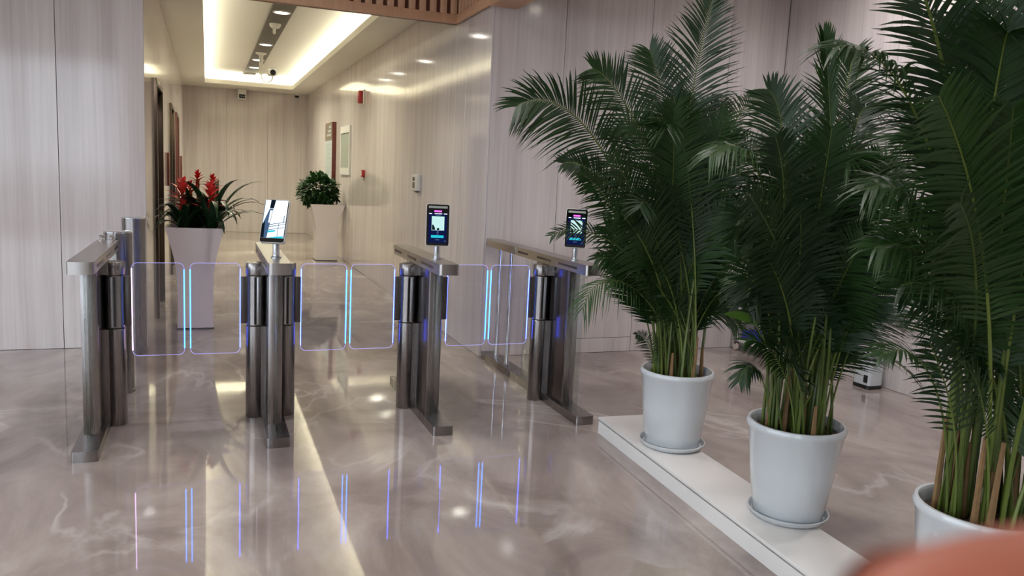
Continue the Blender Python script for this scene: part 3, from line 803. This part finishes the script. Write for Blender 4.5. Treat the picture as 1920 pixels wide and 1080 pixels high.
EYE = Vector((0, 0, CAMZ))
def frond(parent, org, P0, P1, P2, P3, rg, t0=.42, n=34, L=.27, w=.017, face=.55, droop=.35, r0=.0075, mat='palm_leaf', stalk='palm_stalk', amax=62):
    bl = bmesh.new(); n = int(n*1.6); w *= .58; t0 = max(.2, t0-.07)
    for i in range(n):
        u = (i+.5)/n; t = t0 + (1-t0)*u
        p = bez(P0, P1, P2, P3, t); T = dbez(P0, P1, P2, P3, t).normalized()
        tocam = (EYE-p).normalized()
        up = Vector((0, 0, 1)) - T*T.z
        if up.length < .25: up = up + (P3-P0).normalized()*-.3
        Vn = (up.normalized()*(1-face) + tocam*face)
        S = T.cross(Vn)
        if S.length < 1e-3: continue
        S.normalize(); N = S.cross(T).normalized()
        prof = (.45+.55*min(1, u/.3))*(1-.62*max(0, (u-.45)/.55)**1.3)
        for s in (-1, 1):
            a = math.radians(amax*(.95-.42*u) + rg.uniform(-4, 4))
            d = (S*s*math.sin(a) + T*math.cos(a) + N*rg.uniform(.05, .28)).normalized()
            l = L*prof*rg.uniform(.88, 1.1)
            wd = (T - d*T.dot(d)); wd.normalize()
            dr = .62*droop*rg.uniform(.6, 1.35)
            rows = []
            for k in range(5):
                q = k/4
                c = p + d*(l*q) + Vector((0, 0, -1))*(dr*l*q*q)
                ww = w*.5*(.45, 1.0, .92, .6, .04)[k]
                rows.append((bl.verts.new(c-wd*ww-parent_off), bl.verts.new(c+wd*ww-parent_off)))
            for a_, b_ in zip(rows, rows[1:]): bl.faces.new((a_[0], a_[1], b_[1], b_[0]))
    f = obj('frond', bl, mat, parent, 0)
    bs = bmesh.new(); m = 16
    pts = [bez(P0, P1, P2, P3, k/m)-parent_off for k in range(m+1)]
    tube(bs, pts, [r0*(1-.8*k/m) for k in range(m+1)], 6)
    obj('stalk', bs, stalk, f, 60)
    return f

def potted_palm(loc, lab, rim_r, base_r, hgt, seed, spec, fill, scale=1.0, low=12, canes=14):
    global parent_off
    rg = random.Random(seed)
    x, y, z = loc
    t = thing('potted_palm', lab, 'potted plant', loc, group='potted palms on the plinth')
    parent_off = Vector(loc)
    wl = .014
    bm = bmesh.new()
    lathe(bm, [(0, 0), (base_r-.006, 0), (base_r, .006), (base_r+(rim_r-base_r)*.5, hgt*.5), (rim_r-.006, hgt-.035), (rim_r, hgt-.028), (rim_r+.002, hgt-.012), (rim_r-.004, hgt), (rim_r-.014, hgt), (rim_r-.02, hgt-.01), (rim_r-.028, hgt-.06), (0, hgt-.06)], 64)
    obj('pot', bm, 'white_gloss', t, 50)
    bm = bmesh.new(); N = 16; rr = [0, .3, .6, .85, 1.0]
    cv = bm.verts.new((0, 0, hgt-.045)); prev = None
    for q in rr[1:]:
        ring = [bm.verts.new(((rim_r-.03)*q*math.cos(2*PI*i/N), (rim_r-.03)*q*math.sin(2*PI*i/N), hgt-.045+rg.uniform(-.006, .008))) for i in range(N)]
        for i in range(N):
            j = (i+1) % N
            if prev is None: bm.faces.new((cv, ring[i], ring[j]))
            else: bm.faces.new((prev[i], ring[i], ring[j], prev[j]))
        prev = ring
    obj('soil', bm, 'soil', t)
    zs = z + hgt - .05
    def base():
        a = rg.uniform(0, 2*PI); q = (rim_r-.06)*math.sqrt(rg.uniform(0, 1))
        return Vector((x+q*math.cos(a), y+q*math.sin(a), zs))
    for s in spec:
        tx, ty, mx, my, dy = s[:5]; kw = s[5] if len(s) > 5 else {}
        P3 = at_y(tx, ty, y+dy); P2 = at_y(mx, my, y+dy*.55)
        P0 = base()
        if 'bx' in kw: P0 = Vector((x+kw.pop('bx'), y+kw.pop('by', 0), zs))
        lean = (P2-P0); P1 = P0 + Vector((lean.x*.12, lean.y*.12, max(.12, (max(P2.z, P3.z)-P0.z)*.55)))
        frond(t, loc, P0, P1, P2, P3, rg, **kw)
    for k in range(int(fill[0]*1.6)):
        a = -YAW + (PI if k % 2 else 0) + rg.uniform(-.95, .95); reach = rg.uniform(*fill[1]); h = rg.uniform(*fill[2])*(1 if k % 3 else .6)
        P0 = base(); d = Vector((math.cos(a), math.sin(a), 0))
        P2 = P0 + d*reach*.5 + Vector((0, 0, h*.88)); P3 = P0 + d*reach + Vector((0, 0, h*rg.uniform(.95, 1.15)))
        P1 = P0 + d*reach*.12 + Vector((0, 0, h*.55))
        frond(t, loc, P0, P1, P2, P3, rg, t0=rg.uniform(.36, .5), L=.25*scale, n=30, face=rg.uniform(.35, .8), droop=.3)
    # young thin fronds low in the clump, and bare canes
    for k in range(low):
        a = -YAW + (PI if k % 2 else 0) + rg.uniform(-1.1, 1.1); reach = rg.uniform(.12, .30); h = rg.uniform(.42, .80)
        P0 = base(); d = Vector((math.cos(a), math.sin(a), 0))
        P2 = P0 + d*reach*.55 + Vector((0, 0, h*.95)); P3 = P0 + d*reach + Vector((0, 0, h*rg.uniform(.8, 1.05)))
        P1 = P0 + d*reach*.08 + Vector((0, 0, h*.5))
        frond(t, loc, P0, P1, P2, P3, rg, t0=rg.uniform(.45, .55), L=rg.uniform(.12, .16), n=20, w=.014, face=rg.uniform(.3, .8), droop=.6, r0=.005)
    for k in range(canes):
        P0 = base(); P0.z -= .005; h = rg.uniform(.45, .85); lx, ly = rg.uniform(-.05, .05), rg.uniform(-.05, .05)
        bm = bmesh.new(); tube(bm, [P0-parent_off + Vector((lx*q*q, ly*q*q, h*q)) for q in (0, .3, .6, 1)], [.0075, .007, .006, .004], 6)
        obj('cane', bm, 'palm_stalk', t)
    # leaf sheaths round the foot of the clump
    for k in range(9):
        P0 = base(); P0.z -= .005
        bm = bmesh.new(); tube(bm, [P0-parent_off, P0-parent_off+Vector((rg.uniform(-.01, .01), rg.uniform(-.01, .01), rg.uniform(.15, .34)))], [.013, .007], 6)
        obj('sheath', bm, 'sheath', t)
    return t

def saucer(loc, r, lab):
    bm = bmesh.new(); lathe(bm, [(0, 0), (r-.025, 0), (r-.012, .006), (r, .028), (r-.006, .029), (r-.018, .010), (0, .008)], 48)
    o = tag(obj('saucer', bm, 'white_gloss'), lab, 'saucer', 'palm pot saucers'); o.location = loc
saucer((2.37, 3.53, .10), .178, 'white saucer under the palm pot nearest the turnstiles')
saucer((2.37, 2.60, .10), .172, 'white saucer under the middle palm pot')
saucer((2.345, 1.70, .10), .172, 'white saucer under the palm pot at the right edge of the picture')

D = dict
spec1 = [
 (1338, -8, 1292, 160, -.05, D(t0=.50, L=.30, face=.85, n=40)),
 (968, 200, 1090, 120, -.10, D(t0=.52, L=.30, face=.85, n=40, droop=.45)),
 (1112, 128, 1170, 150, .0, D(t0=.55, L=.25, face=.8, n=34)),
 (1218, 95, 1240, 150, .1, D(t0=.55, L=.26, face=.8, n=34)),
 (1458, 200, 1375, 110, .0, D(t0=.5, L=.24, face=.5, droop=.9, n=30)),
 (1055, 306, 1130, 285, -.05, D(t0=.6, L=.16, face=.7, n=28)),
 (1092, 325, 1150, 370, -.08, D(t0=.55, L=.17, face=.9, n=24)),
 (1034, 442, 1115, 385, .05, D(t0=.6, L=.11, face=.6, n=16, w=.014)),
 (1092, 580, 1130, 450, -.10, D(t0=.5, L=.20, face=.25, droop=1.3, n=15, w=.014)),
 (1118, 486, 1165, 460, .05, D(t0=.5, L=.15, face=.6, droop=.7, n=18)),
 (1150, 290, 1200, 400, -.20, D(t0=.45, L=.28, face=.75, droop=.4)),
 (1265, 200, 1262, 330, -.24, D(t0=.45, L=.28, face=.75, droop=.4)),
 (1370, 250, 1320, 360, -.20, D(t0=.45, L=.28, face=.75, droop=.4)),
 (1165, 400, 1210, 450, -.22, D(t0=.45, L=.28, face=.75, droop=.35)),
 (1360, 400, 1310, 460, -.22, D(t0=.45, L=.28, face=.75, droop=.35)),
 (1415, 395, 1360, 330, .05, D(t0=.45, L=.24, face=.8)),
 (1410, 470, 1360, 400, .0, D(t0=.45, L=.24, face=.8)),
 (1400, 560, 1350, 470, .0, D(t0=.42, L=.22, face=.7, droop=.5)),
 (1385, 615, 1345, 530, .0, D(t0=.45, L=.16, face=.7, droop=.6, n=24)),
 (1440, 300, 1380, 210, .15, D(t0=.48, L=.26, face=.7)),
 (1160, 250, 1200, 200, .25, D(t0=.5, L=.28, face=.7)),
 (1320, 190, 1290, 160, .3, D(t0=.5, L=.28, face=.7)),
 (1192, 628, 1212, 620, -.10, D(t0=.2, L=.085, w=.009, face=.9, n=20, r0=.004, bx=-.15, by=-.02)),
 (1200, 390, 1215, 330, -.25, D(t0=.42, L=.28, face=.7)),
 (1250, 240, 1250, 160, -.2, D(t0=.5, L=.28, face=.7)),
]
spec2 = [
 (1545, 66, 1560, 190, -.05, D(t0=.72, L=.17, w=.014, face=.7, n=22, amax=22, droop=.05)),
 (1330, 292, 1440, 190, -.12, D(t0=.5, L=.22, face=.3, droop=1.1, n=26)),
 (1440, 168, 1490, 210, .1, D(t0=.55, L=.22, face=.8)),
 (1600, 100, 1585, 200, .1, D(t0=.55, L=.26, face=.8)),
 (1640, 205, 1590, 150, .0, D(t0=.5, L=.25, face=.6, droop=.6)),
 (1455, 260, 1490, 380, -.20, D(t0=.45, L=.26, face=.75, droop=.4)),
 (1560, 240, 1540, 380, -.20, D(t0=.45, L=.26, face=.75, droop=.4)),
 (1650, 300, 1590, 390, -.15, D(t0=.45, L=.26, face=.75, droop=.4)),
 (1400, 360, 1455, 430, -.3, D(t0=.45, L=.26, face=.75, droop=.4)),
 (1690, 330, 1630, 230, .1, D(t0=.48, L=.26, face=.7)),
 (1375, 430, 1430, 330, .05, D(t0=.45, L=.24, face=.75)),
 (1388, 470, 1410, 560, .05, D(t0=.55, L=.20, face=.9, n=14, w=.02)),
 (1400, 560, 1430, 440, -.05, D(t0=.42, L=.22, face=.6, droop=.6)),
 (1722, 720, 1640, 600, .0, D(t0=.52, L=.15, face=.35, droop=.6, n=26, w=.012)),
 (1750, 555, 1660, 500, .0, D(t0=.45, L=.22, face=.6, droop=.6)),
 (1700, 610, 1640, 560, .1, D(t0=.45, L=.20, face=.6, droop=.5)),
 (1690, 490, 1610, 540, -.3, D(t0=.42, L=.24, face=.75, droop=.35)),
 (1386, 715, 1410, 640, -.05, D(t0=.55, L=.11, face=.4, droop=.8, n=16, r0=.004, bx=-.14)),
 (1500, 400, 1510, 500, -.18, D(t0=.42, L=.26, face=.75, droop=.35)),
 (1430, 470, 1475, 540, -.15, D(t0=.42, L=.24, face=.75, droop=.35)),
 (1620, 450, 1570, 530, -.3, D(t0=.42, L=.26, face=.75, droop=.35)),
 (1550, 250, 1530, 210, .2, D(t0=.5, L=.28, face=.7)),
 (1500, 270, 1500, 240, .25, D(t0=.5, L=.28, face=.7)),
 (1660, 440, 1610, 360, .2, D(t0=.45, L=.26, face=.7)),
 (1600, 300, 1570, 230, -.2, D(t0=.45, L=.28, face=.7)),
]
spec3 = [
 (1568, 88, 1725, 45, .05, D(t0=.5, L=.26, w=.018, face=.3, droop=.9, n=34)),
 (1700, -90, 1800, 130, .0, D(t0=.45, L=.26, w=.02, face=.7, r0=.014)),
 (1850, -120, 1860, 100, .1, D(t0=.45, L=.28, w=.02, face=.7, r0=.012)),
 (1960, -60, 1920, 100, .0, D(t0=.45, L=.28, w=.02, face=.7)),
 (1625, 355, 1750, 285, .05, D(t0=.48, L=.22, face=.4, droop=.9)),
 (1640, 465, 1770, 410, .0, D(t0=.45, L=.22, face=.5, droop=.8)),
 (1690, 535, 1790, 490, .05, D(t0=.45, L=.22, face=.6, droop=.6)),
 (1760, 180, 1830, 320, -.25, D(t0=.45, L=.26, w=.02, face=.75, droop=.35)),
 (1900, 200, 1890, 340, -.25, D(t0=.45, L=.26, w=.02, face=.75, droop=.35)),
 (1800, 380, 1850, 480, -.25, D(t0=.42, L=.26, w=.02, face=.75, droop=.35)),
 (1960, 330, 1915, 470, -.2, D(t0=.42, L=.26, w=.02, face=.75, droop=.35)),
 (1780, 250, 1820, 120, .25, D(t0=.48, L=.26, face=.7)),
 (1830, 180, 1850, 80, .3, D(t0=.48, L=.28, face=.7)),
 (1770, 420, 1810, 330, .25, D(t0=.45, L=.26, face=.7)),
 (1830, 560, 1850, 420, .1, D(t0=.42, L=.26, face=.7)),
 (1900, 560, 1890, 430, .15, D(t0=.42, L=.26, face=.7)),
 (1648, 668, 1745, 610, .0, D(t0=.55, L=.14, w=.014, face=.35, droop=.5, n=18, r0=.005, bx=-.13, by=.02)),
 (1742, 640, 1775, 720, .0, D(t0=.45, L=.15, w=.016, face=.8, n=12, r0=.005, bx=-.12)),
 (1720, 250, 1790, 180, .3, D(t0=.48, L=.26, face=.7)),
 (1890, 60, 1880, 60, -.15, D(t0=.45, L=.28, w=.02, face=.7)),
 (1790, 40, 1830, 120, .1, D(t0=.48, L=.28, w=.02, face=.7)),
 (2050, 250, 1960, 180, .1, D(t0=.45, L=.28)), (2080, 450, 1980, 300, .1, D(t0=.45, L=.28)), (2000, 600, 1940, 450, .1, D(t0=.42, L=.26)),
]
potted_palm((2.37, 3.53, .108), 'bushy areca palm in a white pot nearest the turnstiles', .197, .148, .415, 21, spec1, (14, (.15, .40), (.7, 1.4)))
potted_palm((2.37, 2.60, .108), 'bushy areca palm in a white pot, middle one of the three', .205, .148, .415, 22, spec2, (6, (.2, .45), (.6, 1.15)))
potted_palm((2.345, 1.70, .108), 'areca palm with thick green stems at the right edge of the picture', .20, .148, .415, 23, spec3, (3, (.2, .42), (.6, 1.2)), low=4, canes=16)
# broad bright leaf at the left of the middle palm
lf = thing('broad_leaf_plant', 'single broad bright green leaf on a thin stem in the middle palm pot', 'plant', (2.26, 2.55, .108+.37))
P0 = Vector((2.26, 2.55, .478)); tip = at_y(1356, 588, 2.50); jn = at_y(1418, 606, 2.55)
bm = bmesh.new(); tube(bm, [Vector((0, 0, 0)), (jn-P0)*.5+Vector((.02, 0, .03)), jn-P0], [.005, .004, .003], 6); obj('stem', bm, 'palm_stalk', lf)
bm = bmesh.new(); dd = tip-jn; sv = dd.cross(Vector((0, 1, 0.3))).normalized(); rows = []
for k in range(9):
    u = k/8; c = jn-P0+dd*u+Vector((0, 0, .012*math.sin(PI*u))); ww = .019*math.sin(PI*min(1, .12+.88*u))**.8 if u < 1 else .0004
    rows.append((bm.verts.new(c-sv*ww), bm.verts.new(c+Vector((0, -.006, 0))), bm.verts.new(c+sv*ww)))
for a, b in zip(rows, rows[1:]):
    bm.faces.new((a[0], a[1], b[1], b[0])); bm.faces.new((a[1], a[2], b[2], b[1]))
obj('leaf', bm, 'palm_leaf_bright', lf, 60)

# ------------------------------------------------------------------ cart and appliance by the side wall
t = thing('utility_cart', 'white wheeled utility cart in the corner behind the palms', 'cart', (4.78, 5.60, 0))
bxo('deck', (-.14, .14, -.40, .40, .085, .115), 'white_satin', t, bev=.004)
bxo('shelf', (-.14, .14, -.40, .40, .62, .64), 'white_satin', t, bev=.004)
for sx in (-.13, .13):
    for sy in (-.39, .39):
        bxo('upright', (sx-.01, sx+.01, sy-.01, sy+.01, .115, .75), 'white_satin', t)
        bm = bmesh.new(); lathe(bm, [(0, -.012), (.032, -.012), (.036, -.006), (.036, .006), (.032, .012), (0, .012)], 20, (sx, sy, .036), (1, 0, 0)); obj('caster', bm, 'caster', t)
        bxo('caster_fork', (sx-.02, sx+.02, sy-.008, sy+.008, .06, .085), 'bracket_grey', t)
# perforated back panel: a sheet with real holes, built as a grid of bars
bm = bmesh.new(); hs = .05
for k in range(17): box(bm, .132, .136, -.38+k*.046-.014, -.38+k*.046+.014, .115, .60)
for k in range(11): box(bm, .1321, .1359, -.394, .384, .115+k*.046, .115+k*.046+.028)
obj('perforated_panel', bm, 'cart_beige', t)
tag(bxo('storage_box', (-.09, .09, -.13, .13, 0, .085), 'blue_box', bev=.008), 'blue box on the deck of the utility cart', 'box').location = (4.76, 5.82, .115)
tag(bxo('equipment_case', (-.09, .09, -.16, .16, 0, .11), 'black_plastic', bev=.008), 'black case on the deck of the utility cart behind the blue box', 'case').location = (4.76, 5.50, .115)

t = thing('white_appliance', 'small white rounded appliance on the floor by the side wall, behind the middle palm', 'appliance', (4.88, 4.62, 0))
bm = bmesh.new(); extrude(bm, rrect(.15, .17, .03, 5), lambda u, v, d: (u, v, d), .03, .30); obj('body', bm, 'white_gloss', t)
bm = bmesh.new(); extrude(bm, rrect(.155, .175, .03, 5), lambda u, v, d: (u, v, d), 0, .03); obj('base', bm, 'black_plastic', t)
bm = bmesh.new(); lathe(bm, [(0, .30), (.045, .30), (.03, .33), (.022, .35), (.022, .42), (.018, .428), (0, .428)], 20); obj('neck', bm, 'white_gloss', t)
bxo('grip', (-.079, -.074, -.07, -.03, .05, .11), 'black_plastic', t, bev=.002)

# ------------------------------------------------------------------ fingertip of the person holding the camera
DF = .072
def near(px, py, d=DF): return EYE + ray(px, py)*d
a = near(1585, 1200, .071); b = near(1990, 1128, .078)
ax = (b-a).normalized()
t = thing('finger', 'blurred fingertip of the person taking the picture, in the lower right corner', 'finger', tuple(a))
R = .0076
prof = [(0, 0), (.22, .0006), (.45, .002), (.66, .0043), (.82, .0075), (.93, .012), (.99, .018), (1.0, .024), (1.02, .030), (1.06, .0335), (1.05, .037), (1.04, .044), (1.08, .054), (1.12, .060), (1.08, .068), (1.0, .078), (0, .079)]
bm = bmesh.new(); lathe(bm, [(R*q, h) for q, h in prof], 28, (0, 0, 0), ax); obj('fingertip', bm, 'skin', t, 80)
nb = _f*1.0; nb = (nb - ax*nb.dot(ax)).normalized(); sd = ax.cross(nb)
bm = bmesh.new(); g = []
for i in range(7):
    h = .003+.011*i/6; row = []
    for j in range(7):
        q = (j-3)/3*.75
        rr = R*(.74 if i == 0 else (.86 if i == 1 else .97 if i == 2 else 1.01))
        row.append(bm.verts.new(ax*h + nb*rr*math.cos(q)*1.03 + sd*rr*math.sin(q)))
    g.append(row)
for i in range(6):
    for j in range(6): bm.faces.new((g[i][j], g[i+1][j], g[i+1][j+1], g[i][j+1]))
obj('fingernail', bm, 'nail', t, 80)
